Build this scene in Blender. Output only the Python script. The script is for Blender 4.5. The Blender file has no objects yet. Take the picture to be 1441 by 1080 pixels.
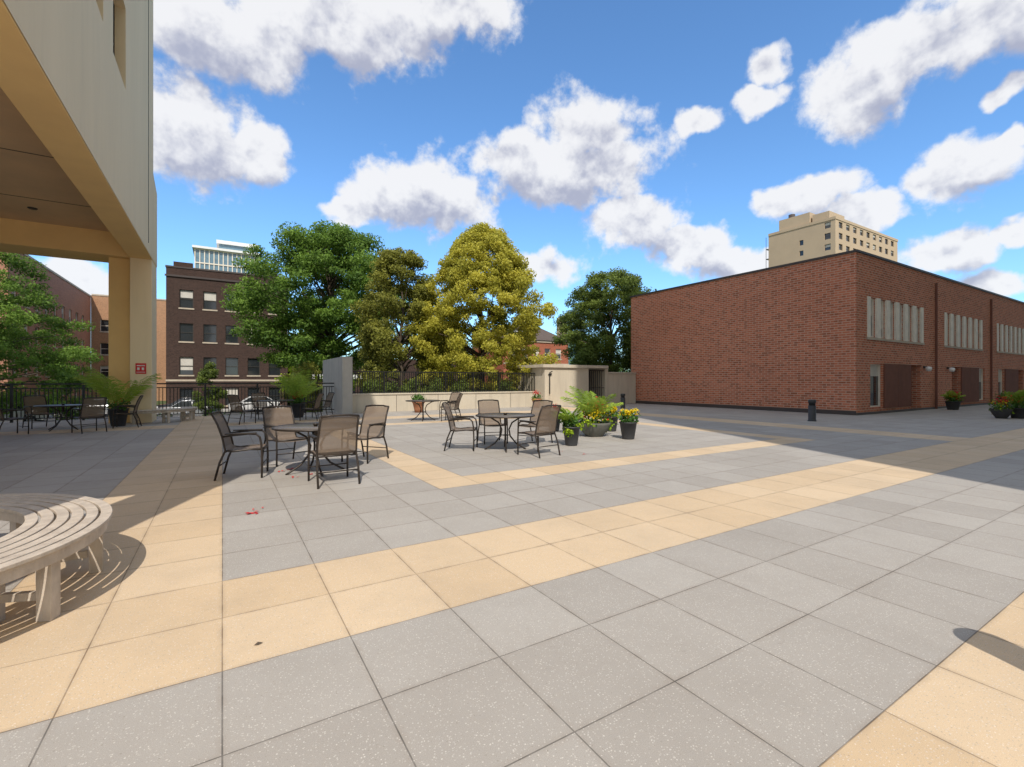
import bpy, math, random
import numpy as np
from mathutils import Vector, Matrix
H=1.43          # camera height (m); layout numbers below are in multiples of it
T=0.61          # paving slab
V0=4.444*T
random.seed(7); rng=np.random.default_rng(7)
scene=bpy.context.scene
scene.view_settings.view_transform='Standard'; scene.view_settings.look='None'; scene.view_settings.exposure=0

# ---------------------------------------------------------------- materials
def nm(name):
    m=bpy.data.materials.new(name); m.use_nodes=True
    nt=m.node_tree; b=nt.nodes['Principled BSDF']; return m,nt,b
def N(nt,t,**k):
    n=nt.nodes.new(t)
    for a,v in k.items(): setattr(n,a,v)
    return n
def inp(nt,node,i,v):
    if hasattr(v,'is_linked') or isinstance(v,bpy.types.NodeSocket): nt.links.new(v,node.inputs[i])
    else: node.inputs[i].default_value=v
def M(nt,op,a,b=None,c=None,clamp=False):
    n=N(nt,'ShaderNodeMath',operation=op); n.use_clamp=clamp
    inp(nt,n,0,a)
    if b is not None: inp(nt,n,1,b)
    if c is not None: inp(nt,n,2,c)
    return n.outputs[0]
def mixc(nt,f,a,b,blend='MIX'):
    n=N(nt,'ShaderNodeMix',data_type='RGBA',blend_type=blend)
    inp(nt,n,0,f)
    inp(nt,n,6,a if not isinstance(a,tuple) else (*a[:3],1)); inp(nt,n,7,b if not isinstance(b,tuple) else (*b[:3],1))
    return n.outputs[2]
def noise(nt,vec,scale,detail=3,rough=.6):
    n=N(nt,'ShaderNodeTexNoise'); n.inputs['Scale'].default_value=scale; n.inputs['Detail'].default_value=detail
    n.inputs['Roughness'].default_value=rough
    if vec is not None: nt.links.new(vec,n.inputs['Vector'])
    return n.outputs['Fac']
def ramp(nt,fac,a,b):
    n=N(nt,'ShaderNodeMapRange'); inp(nt,n,0,fac); n.inputs[1].default_value=a; n.inputs[2].default_value=b; return n.outputs[0]
def ocoord(nt): return N(nt,'ShaderNodeTexCoord').outputs['Object']
def pmat(name,c1,c2=None,scale=4,rough=.7,bump=0,metal=0,spec=.4,stretch=None,streak=0):
    m,nt,b=nm(name)
    c2=c2 or tuple(x*.8 for x in c1)
    v=ocoord(nt); v0=v
    if stretch:
        mp=N(nt,'ShaderNodeMapping'); mp.inputs['Scale'].default_value=stretch; nt.links.new(v,mp.inputs[0]); v=mp.outputs[0]
    f=ramp(nt,noise(nt,v,scale,5,.65),.3,.7)
    col=mixc(nt,f,c1,c2)
    if streak:
        mp=N(nt,'ShaderNodeMapping'); mp.inputs['Scale'].default_value=(1.6,1.6,.12); nt.links.new(v0,mp.inputs[0])
        s=ramp(nt,noise(nt,mp.outputs[0],2.2,4,.7),.5,.78)
        col=mixc(nt,M(nt,'MULTIPLY',s,streak),col,tuple(x*.45 for x in c1))
    nt.links.new(col,b.inputs['Base Color'])
    b.inputs['Roughness'].default_value=rough; b.inputs['Metallic'].default_value=metal
    b.inputs['Specular IOR Level'].default_value=spec
    if bump:
        bp=N(nt,'ShaderNodeBump'); bp.inputs['Strength'].default_value=bump; bp.inputs['Distance'].default_value=.01
        nt.links.new(noise(nt,v,scale*12,3),bp.inputs['Height']); nt.links.new(bp.outputs[0],b.inputs['Normal'])
    return m
def brickmat(name,c1,c2,mortar,bw=.3,rh=.1,ms=.008,dark=.5):
    m,nt,b=nm(name)
    v=ocoord(nt); s=N(nt,'ShaderNodeSeparateXYZ'); nt.links.new(v,s.inputs[0])
    u=M(nt,'ADD',s.outputs[0],s.outputs[1])
    cb=N(nt,'ShaderNodeCombineXYZ'); nt.links.new(u,cb.inputs[0]); nt.links.new(s.outputs[2],cb.inputs[1])
    br=N(nt,'ShaderNodeTexBrick'); nt.links.new(cb.outputs[0],br.inputs['Vector'])
    br.inputs['Scale'].default_value=1; br.inputs['Brick Width'].default_value=bw; br.inputs['Row Height'].default_value=rh
    br.inputs['Mortar Size'].default_value=ms; br.inputs['Mortar Smooth'].default_value=.2; br.inputs['Bias'].default_value=0
    br.inputs['Color1'].default_value=(*c1,1); br.inputs['Color2'].default_value=(*c2,1); br.inputs['Mortar'].default_value=(*mortar,1)
    iu=M(nt,'FLOOR',M(nt,'DIVIDE',u,bw*.5)); iz=M(nt,'FLOOR',M(nt,'DIVIDE',s.outputs[2],rh))
    c3=N(nt,'ShaderNodeCombineXYZ'); nt.links.new(iu,c3.inputs[0]); nt.links.new(iz,c3.inputs[1])
    wn=N(nt,'ShaderNodeTexWhiteNoise',noise_dimensions='2D'); nt.links.new(c3.outputs[0],wn.inputs['Vector'])
    isb=M(nt,'SUBTRACT',1,br.outputs['Fac'])
    col=mixc(nt,M(nt,'MULTIPLY',isb,M(nt,'MULTIPLY',M(nt,'GREATER_THAN',wn.outputs['Value'],.78),dark)),br.outputs['Color'],tuple(x*.35 for x in c1))
    big=ramp(nt,noise(nt,v,.35,4),.3,.7)
    col=mixc(nt,M(nt,'MULTIPLY',big,.25),col,tuple(x*.55 for x in c1))
    nt.links.new(col,b.inputs['Base Color']); b.inputs['Roughness'].default_value=.85; b.inputs['Specular IOR Level'].default_value=.2
    bp=N(nt,'ShaderNodeBump'); bp.inputs['Strength'].default_value=.6; bp.inputs['Distance'].default_value=.008; bp.invert=True
    nt.links.new(br.outputs['Fac'],bp.inputs['Height']); nt.links.new(bp.outputs[0],b.inputs['Normal'])
    return m
def leafmat(name,dark,light,trans=.35):
    m,nt,b=nm(name)
    at=N(nt,'ShaderNodeAttribute',attribute_name='tone'); geo=N(nt,'ShaderNodeNewGeometry')
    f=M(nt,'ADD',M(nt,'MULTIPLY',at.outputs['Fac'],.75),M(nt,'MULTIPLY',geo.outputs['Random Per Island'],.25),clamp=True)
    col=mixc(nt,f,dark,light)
    nt.links.new(col,b.inputs['Base Color']); b.inputs['Roughness'].default_value=.55; b.inputs['Specular IOR Level'].default_value=.25
    tr=N(nt,'ShaderNodeBsdfTranslucent'); nt.links.new(mixc(nt,.5,col,light),tr.inputs['Color'])
    mx=N(nt,'ShaderNodeMixShader'); mx.inputs[0].default_value=trans
    nt.links.new(b.outputs[0],mx.inputs[1]); nt.links.new(tr.outputs[0],mx.inputs[2])
    nt.links.new(mx.outputs[0],nt.nodes['Material Output'].inputs['Surface'])
    return m

def paving():
    m,nt,b=nm('paving_slabs')
    v=ocoord(nt); s=N(nt,'ShaderNodeSeparateXYZ'); nt.links.new(v,s.inputs[0])
    u=M(nt,'DIVIDE',s.outputs[0],T); w=M(nt,'DIVIDE',M(nt,'SUBTRACT',s.outputs[1],V0),T)
    iu=M(nt,'FLOOR',u); iw=M(nt,'FLOOR',w)
    def rng_(x,a,c): return M(nt,'MULTIPLY',M(nt,'GREATER_THAN',x,a-.5),M(nt,'LESS_THAN',x,c-.5))
    def rect(a,c,d,e): return M(nt,'MULTIPLY',rng_(iu,a,c),rng_(iw,d,e))
    bands=[rect(-2,0,0,40),rect(0,60,0,2),rect(-2,60,-5,-3),rect(4,20,5,6),rect(4,20,20,21),rect(4,5,6,20),rect(19,20,6,20),
           rect(24,26,2,40),rect(0,24,24,26),rect(-60,-2,24,26)]
    tot=bands[0]
    for q in bands[1:]: tot=M(nt,'MAXIMUM',tot,q)
    cb=N(nt,'ShaderNodeCombineXYZ'); nt.links.new(iu,cb.inputs[0]); nt.links.new(iw,cb.inputs[1])
    wn=N(nt,'ShaderNodeTexWhiteNoise',noise_dimensions='2D'); nt.links.new(cb.outputs[0],wn.inputs['Vector'])
    rv=wn.outputs['Value']
    tan=mixc(nt,rv,(.575,.43,.275),(.63,.485,.325)); gray=mixc(nt,rv,(.345,.318,.285),(.40,.372,.336))
    col=mixc(nt,tot,gray,tan)
    ag=ramp(nt,noise(nt,v,320,3,.8),.3,.7)
    col=mixc(nt,.38,col,mixc(nt,ag,(.15,.15,.15),(.85,.85,.85)),'OVERLAY')
    vo=N(nt,'ShaderNodeTexVoronoi'); vo.inputs['Scale'].default_value=85; nt.links.new(v,vo.inputs['Vector'])
    ch=M(nt,'MULTIPLY',M(nt,'LESS_THAN',vo.outputs['Distance'],.27),.5)
    col=mixc(nt,ch,col,mixc(nt,vo.outputs['Color'],(.9,.85,.78),(.16,.13,.10)))
    st=ramp(nt,noise(nt,v,1.1,6,.7),.42,.72)
    col=mixc(nt,M(nt,'MULTIPLY',st,.2),col,(.2,.17,.14))
    sp_=ramp(nt,noise(nt,v,4.5,5,.75),.66,.74)
    col=mixc(nt,M(nt,'MULTIPLY',sp_,.22),col,(.14,.115,.09))
    fu=M(nt,'ABSOLUTE',M(nt,'SUBTRACT',M(nt,'FRACT',M(nt,'ADD',u,.5)),.5)); fw=M(nt,'ABSOLUTE',M(nt,'SUBTRACT',M(nt,'FRACT',M(nt,'ADD',w,.5)),.5))
    e=M(nt,'MINIMUM',fu,fw)
    dn=ramp(nt,noise(nt,v,5,3),.35,.65)
    j=N(nt,'ShaderNodeMapRange'); nt.links.new(e,j.inputs[0]); j.inputs[1].default_value=.0035; j.inputs[2].default_value=.0065; j.inputs[3].default_value=1; j.inputs[4].default_value=0
    edge=N(nt,'ShaderNodeMapRange'); nt.links.new(e,edge.inputs[0]); edge.inputs[1].default_value=.004; edge.inputs[2].default_value=.05; edge.inputs[3].default_value=.3; edge.inputs[4].default_value=0
    col=mixc(nt,M(nt,'MULTIPLY',edge.outputs[0],dn),col,(.22,.165,.12))
    jm=M(nt,'MULTIPLY',j.outputs[0],M(nt,'ADD',.5,M(nt,'MULTIPLY',dn,.4)))
    col=mixc(nt,jm,col,mixc(nt,tot,(.08,.073,.065),(.17,.115,.07)))
    nt.links.new(col,b.inputs['Base Color']); b.inputs['Roughness'].default_value=.85; b.inputs['Specular IOR Level'].default_value=.25
    bp=N(nt,'ShaderNodeBump'); bp.inputs['Strength'].default_value=.2; bp.inputs['Distance'].default_value=.004
    hgt=M(nt,'SUBTRACT',M(nt,'MULTIPLY',ag,.12),M(nt,'MULTIPLY',j.outputs[0],2.0))
    nt.links.new(hgt,bp.inputs['Height']); nt.links.new(bp.outputs[0],b.inputs['Normal'])
    return m
MAT={}
MAT['pave']=paving()
MAT['brick']=brickmat('brown_brick',(.58,.20,.11),(.44,.15,.085),(.55,.41,.31),.3,.1,.012,.55)
MAT['brick_dk']=brickmat('dark_brick',(.075,.043,.034),(.055,.033,.027),(.08,.06,.05),.22,.08)
MAT['brick_or']=brickmat('orange_brick',(.52,.24,.15),(.40,.18,.115),(.32,.23,.17),.22,.08,dark=.3)
MAT['brick_lt']=brickmat('light_orange_brick',(.5,.27,.15),(.42,.23,.13),(.35,.25,.17),.22,.08,dark=.3)
MAT['brick_red']=brickmat('red_brick',(.45,.12,.06),(.34,.10,.05),(.3,.2,.15),.22,.08,dark=.2)
MAT['cream']=pmat('cream_render',(.88,.72,.48),(.82,.67,.44),.8,.8,.15,stretch=(1,1,.25),streak=.10)
MAT['bounce_yellow']=pmat('bounce_tinted_render',(.90,.62,.27),(.83,.56,.25),1.2,.8,.15)  # warm light reflected off the tan paving is painted into this yellow
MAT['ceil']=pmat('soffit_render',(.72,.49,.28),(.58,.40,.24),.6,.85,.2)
MAT['conc']=pmat('pale_concrete',(.60,.53,.42),(.50,.44,.35),1.6,.85,.3,stretch=(1,1,.4),streak=.4)
MAT['concg']=pmat('grey_concrete',(.50,.47,.43),(.42,.40,.37),1.6,.85,.3,streak=.3)
MAT['beige']=pmat('beige_masonry',(.50,.385,.26),(.44,.34,.23),.15,.85)
MAT['stone']=pmat('limestone',(.5,.42,.32),(.4,.34,.27),2,.8)
MAT['coping']=pmat('dark_metal_coping',(.07,.055,.05),None,2,.5)
MAT['frame']=pmat('window_frame_pale',(.82,.74,.62),None,3,.6)
MAT['framed']=pmat('window_frame_dark',(.05,.045,.04),None,3,.5)
MAT['blind']=pmat('blinds',(.6,.57,.5),(.5,.47,.42),3,.8)
MAT['panel']=pmat('brown_panel',(.20,.09,.065),(.16,.075,.055),3,.8,spec=.1)
MAT['dark']=pmat('dark_recess',(.015,.013,.012),None,3,.9,spec=.1)
MAT['white']=pmat('white_paint',(.78,.78,.76),(.7,.7,.68),2,.5)
MAT['iron']=pmat('black_iron',(.012,.012,.013),None,5,.45)
MAT['bronze']=pmat('bronze_frame',(.035,.027,.022),(.05,.038,.03),9,.4,metal=.3)
MAT['pot']=pmat('black_pot',(.035,.036,.038),(.05,.05,.052),6,.55,.1)
MAT['bowl']=pmat('grey_bowl',(.14,.14,.12),(.10,.10,.085),6,.7,.1)
MAT['terra']=pmat('terracotta',(.42,.18,.09),(.33,.14,.07),6,.8,.1)
MAT['soil']=pmat('soil',(.04,.028,.02),None,20,.95,.3)
MAT['bark']=pmat('bark',(.11,.085,.06),(.06,.045,.035),6,.95,.6,stretch=(1,1,.2))
MAT['wood']=pmat('weathered_wood',(.60,.52,.43),(.40,.34,.28),9,.85,.25,stretch=(1,1,.5))
MAT['asphalt']=pmat('asphalt',(.055,.055,.057),(.04,.04,.042),2,.9,.3)
MAT['walk']=pmat('sidewalk_concrete',(.38,.36,.33),(.3,.29,.27),1,.9,.2)
MAT['kerb']=pmat('kerb_stone',(.4,.39,.36),None,2,.8)
MAT['grass']=pmat('grass_ground',(.05,.085,.022),(.08,.10,.04),.8,.95,.3)
MAT['tyre']=pmat('tyre_rubber',(.02,.02,.02),None,5,.8)
MAT['chrome']=pmat('wheel_metal',(.5,.5,.52),None,5,.3,metal=.9)
MAT['red']=pmat('red_sign',(.65,.02,.02),None,5,.5)
MAT['roof']=pmat('roof_shingle',(.12,.09,.075),(.08,.06,.05),4,.9)
MAT['gravel']=pmat('roof_gravel',(.2,.19,.18),None,3,.9)
def glass(name,c,r=.06):
    m,nt,b=nm(name); v=ocoord(nt)
    nt.links.new(mixc(nt,noise(nt,v,.8,1),c,tuple(x*.5 for x in c)),b.inputs['Base Color'])
    b.inputs['Roughness'].default_value=r; b.inputs['Specular IOR Level'].default_value=.8
    bp=N(nt,'ShaderNodeBump'); bp.inputs['Strength'].default_value=.08; bp.inputs['Distance'].default_value=.05
    nt.links.new(noise(nt,v,.7,1),bp.inputs['Height']); nt.links.new(bp.outputs[0],b.inputs['Normal'])
    return m
MAT['glass']=glass('window_glass',(.03,.035,.04))
MAT['bglass']=glass('blue_curtain_glass',(.16,.28,.36))
def sling():
    m,nt,b=nm('sling_mesh_fabric'); v=ocoord(nt)
    mp=N(nt,'ShaderNodeTexWave'); mp.inputs['Scale'].default_value=60; nt.links.new(v,mp.inputs['Vector'])
    mp2=N(nt,'ShaderNodeTexWave',bands_direction='Z'); mp2.inputs['Scale'].default_value=60; nt.links.new(v,mp2.inputs['Vector'])
    f=M(nt,'MULTIPLY',mp.outputs['Fac'],mp2.outputs['Fac'])
    nt.links.new(mixc(nt,f,(.15,.11,.08),(.26,.195,.145)),b.inputs['Base Color']); b.inputs['Roughness'].default_value=.8
    tr=N(nt,'ShaderNodeBsdfTransparent'); mx=N(nt,'ShaderNodeMixShader'); mx.inputs[0].default_value=.16
    nt.links.new(b.outputs[0],mx.inputs[1]); nt.links.new(tr.outputs[0],mx.inputs[2]); nt.links.new(mx.outputs[0],nt.nodes['Material Output'].inputs['Surface'])
    return m
MAT['sling']=sling()
MAT['ttop']=pmat('table_top',(.13,.11,.09),(.18,.155,.13),40,.35,metal=.2)
MAT['L_green']=leafmat('leaves_green',(.03,.08,.016),(.24,.38,.06),.4)
MAT['L_yel']=leafmat('leaves_yellow_green',(.15,.165,.015),(.70,.64,.10),.42)
MAT['L_olive']=leafmat('leaves_olive',(.055,.07,.014),(.34,.34,.06),.38)
MAT['L_dk']=leafmat('leaves_dark',(.028,.055,.014),(.23,.30,.055),.38)
MAT['L_palm']=leafmat('leaves_palm',(.12,.22,.02),(.42,.55,.08))
MAT['L_lime']=leafmat('leaves_lime',(.16,.30,.01),(.50,.62,.04))
MAT['L_bush']=leafmat('leaves_bush',(.03,.09,.018),(.14,.27,.05))
MAT['F_yel']=leafmat('petals_yellow',(.7,.5,.01),(.9,.72,.03))
MAT['F_red']=leafmat('petals_red',(.55,.01,.02),(.75,.03,.05))
MAT['F_wht']=leafmat('petals_white',(.7,.7,.65),(.8,.8,.78))
MAT['paint_w']=pmat('car_paint_white',(.7,.7,.7),None,2,.25,spec=.6)
MAT['paint_k']=pmat('car_paint_dark',(.03,.035,.045),None,2,.2,spec=.7)
MAT['paint_s']=pmat('car_paint_silver',(.4,.41,.43),None,2,.25,metal=.5)
MAT['lamp']=pmat('headlamp',(.7,.7,.7),None,3,.1)

# ---------------------------------------------------------------- mesh helper
class MB:
    def __init__(s): s.v=[];s.f=[];s.m=[];s.sm=[];s.mats=[]
    def mi(s,k):
        if k not in s.mats: s.mats.append(k)
        return s.mats.index(k)
    def face(s,pts,k,sm=False):
        b=len(s.v); s.v+= [tuple(p) for p in pts]; s.f.append(tuple(range(b,b+len(pts)))); s.m.append(s.mi(k)); s.sm.append(sm)
    def box(s,x0,x1,y0,y1,z0,z1,k,mat=None,skip=''):
        P=[Vector((x,y,z)) for z in(z0,z1) for y in(y0,y1) for x in(x0,x1)]
        if mat is not None: P=[mat@p for p in P]
        b=len(s.v); s.v+=[tuple(p) for p in P]
        F={'b':(0,2,3,1),'t':(4,5,7,6),'S':(0,1,5,4),'N':(2,6,7,3),'W':(0,4,6,2),'E':(1,3,7,5)}
        for n,f in F.items():
            if n in skip: continue
            s.f.append(tuple(b+i for i in f)); s.m.append(s.mi(k)); s.sm.append(False)
    def tube(s,pts,r,k,seg=8,cap=True):
        pts=[Vector(p) for p in pts]; n=len(pts)
        rs=r if isinstance(r,(list,tuple)) else [r]*n
        t0=(pts[1]-pts[0]).normalized(); ref=Vector((0,0,1)) if abs(t0.z)<.9 else Vector((1,0,0))
        a=t0.cross(ref).normalized(); b0=len(s.v)
        for i,p in enumerate(pts):
            t=(pts[min(i+1,n-1)]-pts[max(i-1,0)]).normalized()
            a=(a-t*a.dot(t)).normalized(); c=t.cross(a)
            for j in range(seg):
                an=2*math.pi*j/seg; s.v.append(tuple(p+(a*math.cos(an)+c*math.sin(an))*rs[i]))
        for i in range(n-1):
            for j in range(seg):
                q=b0+i*seg; j2=(j+1)%seg
                s.f.append((q+j,q+j2,q+seg+j2,q+seg+j)); s.m.append(s.mi(k)); s.sm.append(True)
        if cap:
            s.f.append(tuple(b0+j for j in range(seg))[::-1]); s.m.append(s.mi(k)); s.sm.append(False)
            s.f.append(tuple(b0+(n-1)*seg+j for j in range(seg))); s.m.append(s.mi(k)); s.sm.append(False)
    def lathe(s,prof,k,seg=28,c=(0,0,0)):
        b0=len(s.v)
        for (r,z) in prof:
            for j in range(seg):
                an=2*math.pi*j/seg; s.v.append((c[0]+r*math.cos(an),c[1]+r*math.sin(an),c[2]+z))
        for i in range(len(prof)-1):
            for j in range(seg):
                q=b0+i*seg;j2=(j+1)%seg
                s.f.append((q+j,q+j2,q+seg+j2,q+seg+j)); s.m.append(s.mi(k)); s.sm.append(True)
    def mesh(s,name):
        me=bpy.data.meshes.new(name); me.from_pydata(s.v,[],s.f)
        for k in s.mats: me.materials.append(MAT[k])
        me.polygons.foreach_set('material_index',s.m); me.polygons.foreach_set('use_smooth',s.sm); me.update(); return me
    def obj(s,name,parent=None,bevel=0):
        o=bpy.data.objects.new(name,s.mesh(name)); scene.collection.objects.link(o)
        if parent: o.parent=parent
        if bevel:
            md=o.modifiers.new('bevel','BEVEL'); md.width=bevel; md.segments=2; md.limit_method='ANGLE'
        return o
def empty(name,loc=(0,0,0),rot=0):
    e=bpy.data.objects.new(name,None); e.location=loc; e.rotation_euler=(0,0,rot); e.empty_display_size=.2; scene.collection.objects.link(e); return e
def link(name,me,parent):
    o=bpy.data.objects.new(name,me); scene.collection.objects.link(o); o.parent=parent; return o

# ---------------------------------------------------------------- facade with real openings
def facade(mb,ori,ud,nd,width,z0,z1,ops,wall,depth=.18,frame='frame',sill=None,double=True,blinds=.5,glassk='glass'):
    ori=Vector(ori); ud=Vector(ud); nd=Vector(nd)
    def P(u,z,dp=0): return ori+ud*u+Vector((0,0,z))-nd*dp
    us=sorted(set([0,width]+[round(a,4) for o in ops for a in o[:2]])); zs=sorted(set([z0,z1]+[round(a,4) for o in ops for a in o[2:4]]))
    for i in range(len(us)-1):
        for j in range(len(zs)-1):
            cu=(us[i]+us[i+1])/2; cz=(zs[j]+zs[j+1])/2
            if any(o[0]<cu<o[1] and o[2]<cz<o[3] for o in ops): continue
            mb.face([P(us[i],zs[j]),P(us[i+1],zs[j]),P(us[i+1],zs[j+1]),P(us[i],zs[j+1])],wall)
    def bx(u0,u1,a,b,d0,d1,k):
        c=[P(u,z,d) for d in(d0,d1) for z in(a,b) for u in(u0,u1)]
        bb=len(mb.v); mb.v+=[tuple(p) for p in c]
        for f in [(0,1,3,2),(4,6,7,5),(0,4,5,1),(2,3,7,6),(0,2,6,4),(1,5,7,3)]:
            mb.f.append(tuple(bb+q for q in f)); mb.m.append(mb.mi(k)); mb.sm.append(False)
    for o in ops:
        u0,u1,a,b=o[:4]; kind=o[4] if len(o)>4 else 'w'
        dp=depth if kind!='door' else .9
        for q in ([P(u0,a),P(u0,b),P(u0,b,dp),P(u0,a,dp)],[P(u1,a),P(u1,b),P(u1,b,dp),P(u1,a,dp)],[P(u0,b),P(u1,b),P(u1,b,dp),P(u0,b,dp)],[P(u0,a),P(u1,a),P(u1,a,dp),P(u0,a,dp)]):
            mb.face(q,wall)
        if kind=='door':
            mb.face([P(u0,a,dp),P(u1,a,dp),P(u1,b,dp),P(u0,b,dp)],'dark')
            bx(u0+.1,u1-.1,a+.02,b-.25,dp-.06,dp-.01,'panel'); continue
        mb.face([P(u0,a,dp),P(u1,a,dp),P(u1,b,dp),P(u0,b,dp)],glassk)
        fw=.055; fr=frame
        d0=dp-.07; d1=dp-.005
        bx(u0,u0+fw,a,b,d0,d1,fr); bx(u1-fw,u1,a,b,d0,d1,fr); bx(u0+fw,u1-fw,a,a+fw,d0,d1,fr); bx(u0+fw,u1-fw,b-fw,b,d0,d1,fr)
        if double: bx(u0+fw,u1-fw,(a+b)/2-.03,(a+b)/2+.03,d0+.01,d1,fr)
        if random.random()<blinds:
            t=random.choice([.25,.4,.5,.7]); hh=b-fw-(b-a)*t
            mb.face([P(u0+fw,hh,dp-.004),P(u1-fw,hh,dp-.004),P(u1-fw,b-fw,dp-.004),P(u0+fw,b-fw,dp-.004)],'blind')
        if sill: bx(u0-.08,u1+.08,a-.14,a-.001,-.06,dp*.5,sill)
def block(mb,x0,x1,y0,y1,z0,z1,wall,S=None,W=None,E=None,roof='gravel',**k):
    facade(mb,(x0,y0,0),(1,0,0),(0,-1,0),x1-x0,z0,z1,S or [],wall,**k)
    facade(mb,(x0,y0,0),(0,1,0),(-1,0,0),y1-y0,z0,z1,W or [],wall,**k)
    facade(mb,(x1,y0,0),(0,1,0),(1,0,0),y1-y0,z0,z1,E or [],wall,**k)
    mb.face([(x0,y1,z0),(x1,y1,z0),(x1,y1,z1),(x0,y1,z1)],wall); mb.face([(x0,y0,z1),(x1,y0,z1),(x1,y1,z1),(x0,y1,z1)],roof)

# ---------------------------------------------------------------- ground & deck
GZ=-1.6
mb=MB(); mb.face([(-3000,-3000,GZ),(3000,-3000,GZ),(3000,3000,GZ),(-3000,3000,GZ)],'grass'); mb.obj('ground')
mb=MB(); mb.box(-45*H,62*H,-45*H,15.95*H,GZ-.5,0,'pave'); mb.obj('plaza_pavement')
mb=MB(); mb.face([(-200,31*H,GZ+.004),(300,31*H,GZ+.004),(300,37.4*H,GZ+.004),(-200,37.4*H,GZ+.004)],'asphalt')
for i in range(60):
    x=-180+i*8; mb.face([(x,34.2*H-.06,GZ+.008),(x+3,34.2*H-.06,GZ+.008),(x+3,34.2*H+.06,GZ+.008),(x,34.2*H+.06,GZ+.008)],'white')
mb.obj('road')
mb=MB()
mb.box(-200,300,37.4*H,37.4*H+.15,GZ,GZ+.13,'kerb'); mb.box(-200,300,37.4*H+.15,39.8*H,GZ,GZ+.125,'walk')
mb.box(-200,300,31*H-.15,31*H,GZ,GZ+.13,'kerb'); mb.box(-200,300,29*H,31*H-.15,GZ,GZ+.125,'walk'); mb.obj('sidewalk')

# ---------------------------------------------------------------- cream tower on the left
e=empty('apartment_tower'); XF=-1.42*H; zb=3.9*H; zt=15.7*H
mb=MB()
ops=[]
for fl in range(7):
    z=6.02*H+fl*2.9*1.02
    for (a,b) in [(2.6,3.8),(5.0,6.2),(7.5,8.6),(9.3,10.4)]:
        ops.append(((a-1.95)*H,(b-1.95)*H,z,z+1.85 if fl else z+2.0))
ops=[o for o in ops if o[3]<zt-.3]
facade(mb,(XF,1.95*H,0),(0,1,0),(1,0,0),(14.2-1.95)*H,zb,zt,ops,'cream',depth=.28,frame='framed',blinds=.3)
facade(mb,(-20*H,1.95*H,0),(1,0,0),(0,-1,0),XF+20*H,zb,zt,[],'cream')
mb.face([(-20*H,14.2*H,zb),(XF,14.2*H,zb),(XF,14.2*H,zt),(-20*H,14.2*H,zt)],'cream')
mb.face([(-20*H,1.95*H,zb),(-20*H,14.2*H,zb),(-20*H,14.2*H,zt),(-20*H,1.95*H,zt)],'cream')
mb.face([(-20*H,1.95*H,zt),(XF,1.95*H,zt),(XF,14.2*H,zt),(-20*H,14.2*H,zt)],'gravel')
mb.box(XF,XF+.012,13.3*H,13.3*H+.03,zb+.3,zt,'framed')
mb.obj('upper_storeys',e)
mb=MB()
mb.face([(XF-.002,14.2*H,5.75*H),(XF-.002,14.2*H,6.0*H),(XF-.002,15.0*H,5.75*H)],'cream')
mb.face([(XF-.6,14.2*H,6.0*H),(XF,14.2*H,6.0*H),(XF,15.0*H,5.75*H),(XF-.6,15.0*H,5.75*H)],'cream')
mb.box(-20*H,XF-.002,14.2*H,15.0*H,zb+.02,5.75*H,'cream')
mb.obj('spandrel',e)
mb=MB(); mb.box(-1.86*H,XF-.01,1.96*H,14.99*H,zb-.02,zb+.62*H,'bounce_yellow'); mb.obj('edge_beam',e,.01)
mb=MB(); mb.box(-20*H,-1.863*H,14.02*H,14.98*H,zb-.018,zb+.6*H,'bounce_yellow'); mb.box(-20*H,-1.863*H,1.97*H,2.6*H,zb-.018,zb+.6*H,'bounce_yellow')
mb.obj('cross_beam',e,.01)
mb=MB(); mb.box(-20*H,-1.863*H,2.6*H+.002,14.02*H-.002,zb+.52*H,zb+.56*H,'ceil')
for y in (5.0,7.4,9.8,12.2): mb.box(-20*H,-1.87*H,y*H,y*H+.03,zb+.515*H,zb+.52*H-.001,'framed')
for x,y in ((-3.2,12.9),(-3.2,8.6),(-6,12.9),(-6,8.6)): mb.lathe([(.001,0),(.09,0),(.11,.02),(.11,.06)],'framed',16,(x*H,y*H,zb+.5*H))
mb.obj('soffit',e)
mb=MB(); mb.box(-1.84*H,XF-.012,14.02*H,14.97*H,0,zb-.022,'cream'); mb.obj('front_pier',e,.015)
mb=MB(); mb.box(-2.26*H,-1.845*H,14.25*H,14.97*H,0,zb-.021,'bounce_yellow'); mb.obj('back_pier',e,.015)
mb=MB(); mb.box(-1.84*H,XF-.012,1.97*H,2.45*H,0,zb-.022,'bounce_yellow'); mb.obj('near_pier',e,.015)
mb=MB(); mb.box(-14*H,-13.5*H,14.1*H,14.9*H,0,zb-.022,'bounce_yellow'); mb.obj('far_left_pier',e,.015)
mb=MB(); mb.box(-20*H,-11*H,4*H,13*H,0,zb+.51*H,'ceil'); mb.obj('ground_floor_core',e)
mb=MB(); yy=14.02*H
mb.box(-1.735*H,-1.535*H,yy-.02,yy-.003,1.16*H,1.41*H,'red')
for k in range(2):
    x=-1.70*H+k*.085*H; mb.box(x,x+.04*H,yy-.024,yy-.021,1.25*H,1.31*H,'white')
mb.box(-1.72*H,-1.55*H,yy-.024,yy-.021,1.195*H,1.205*H,'white')
mb.box(-1.71*H,-1.56*H,yy-.024,yy-.021,1.345*H,1.365*H,'white')
mb.obj('wall_sign')

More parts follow.
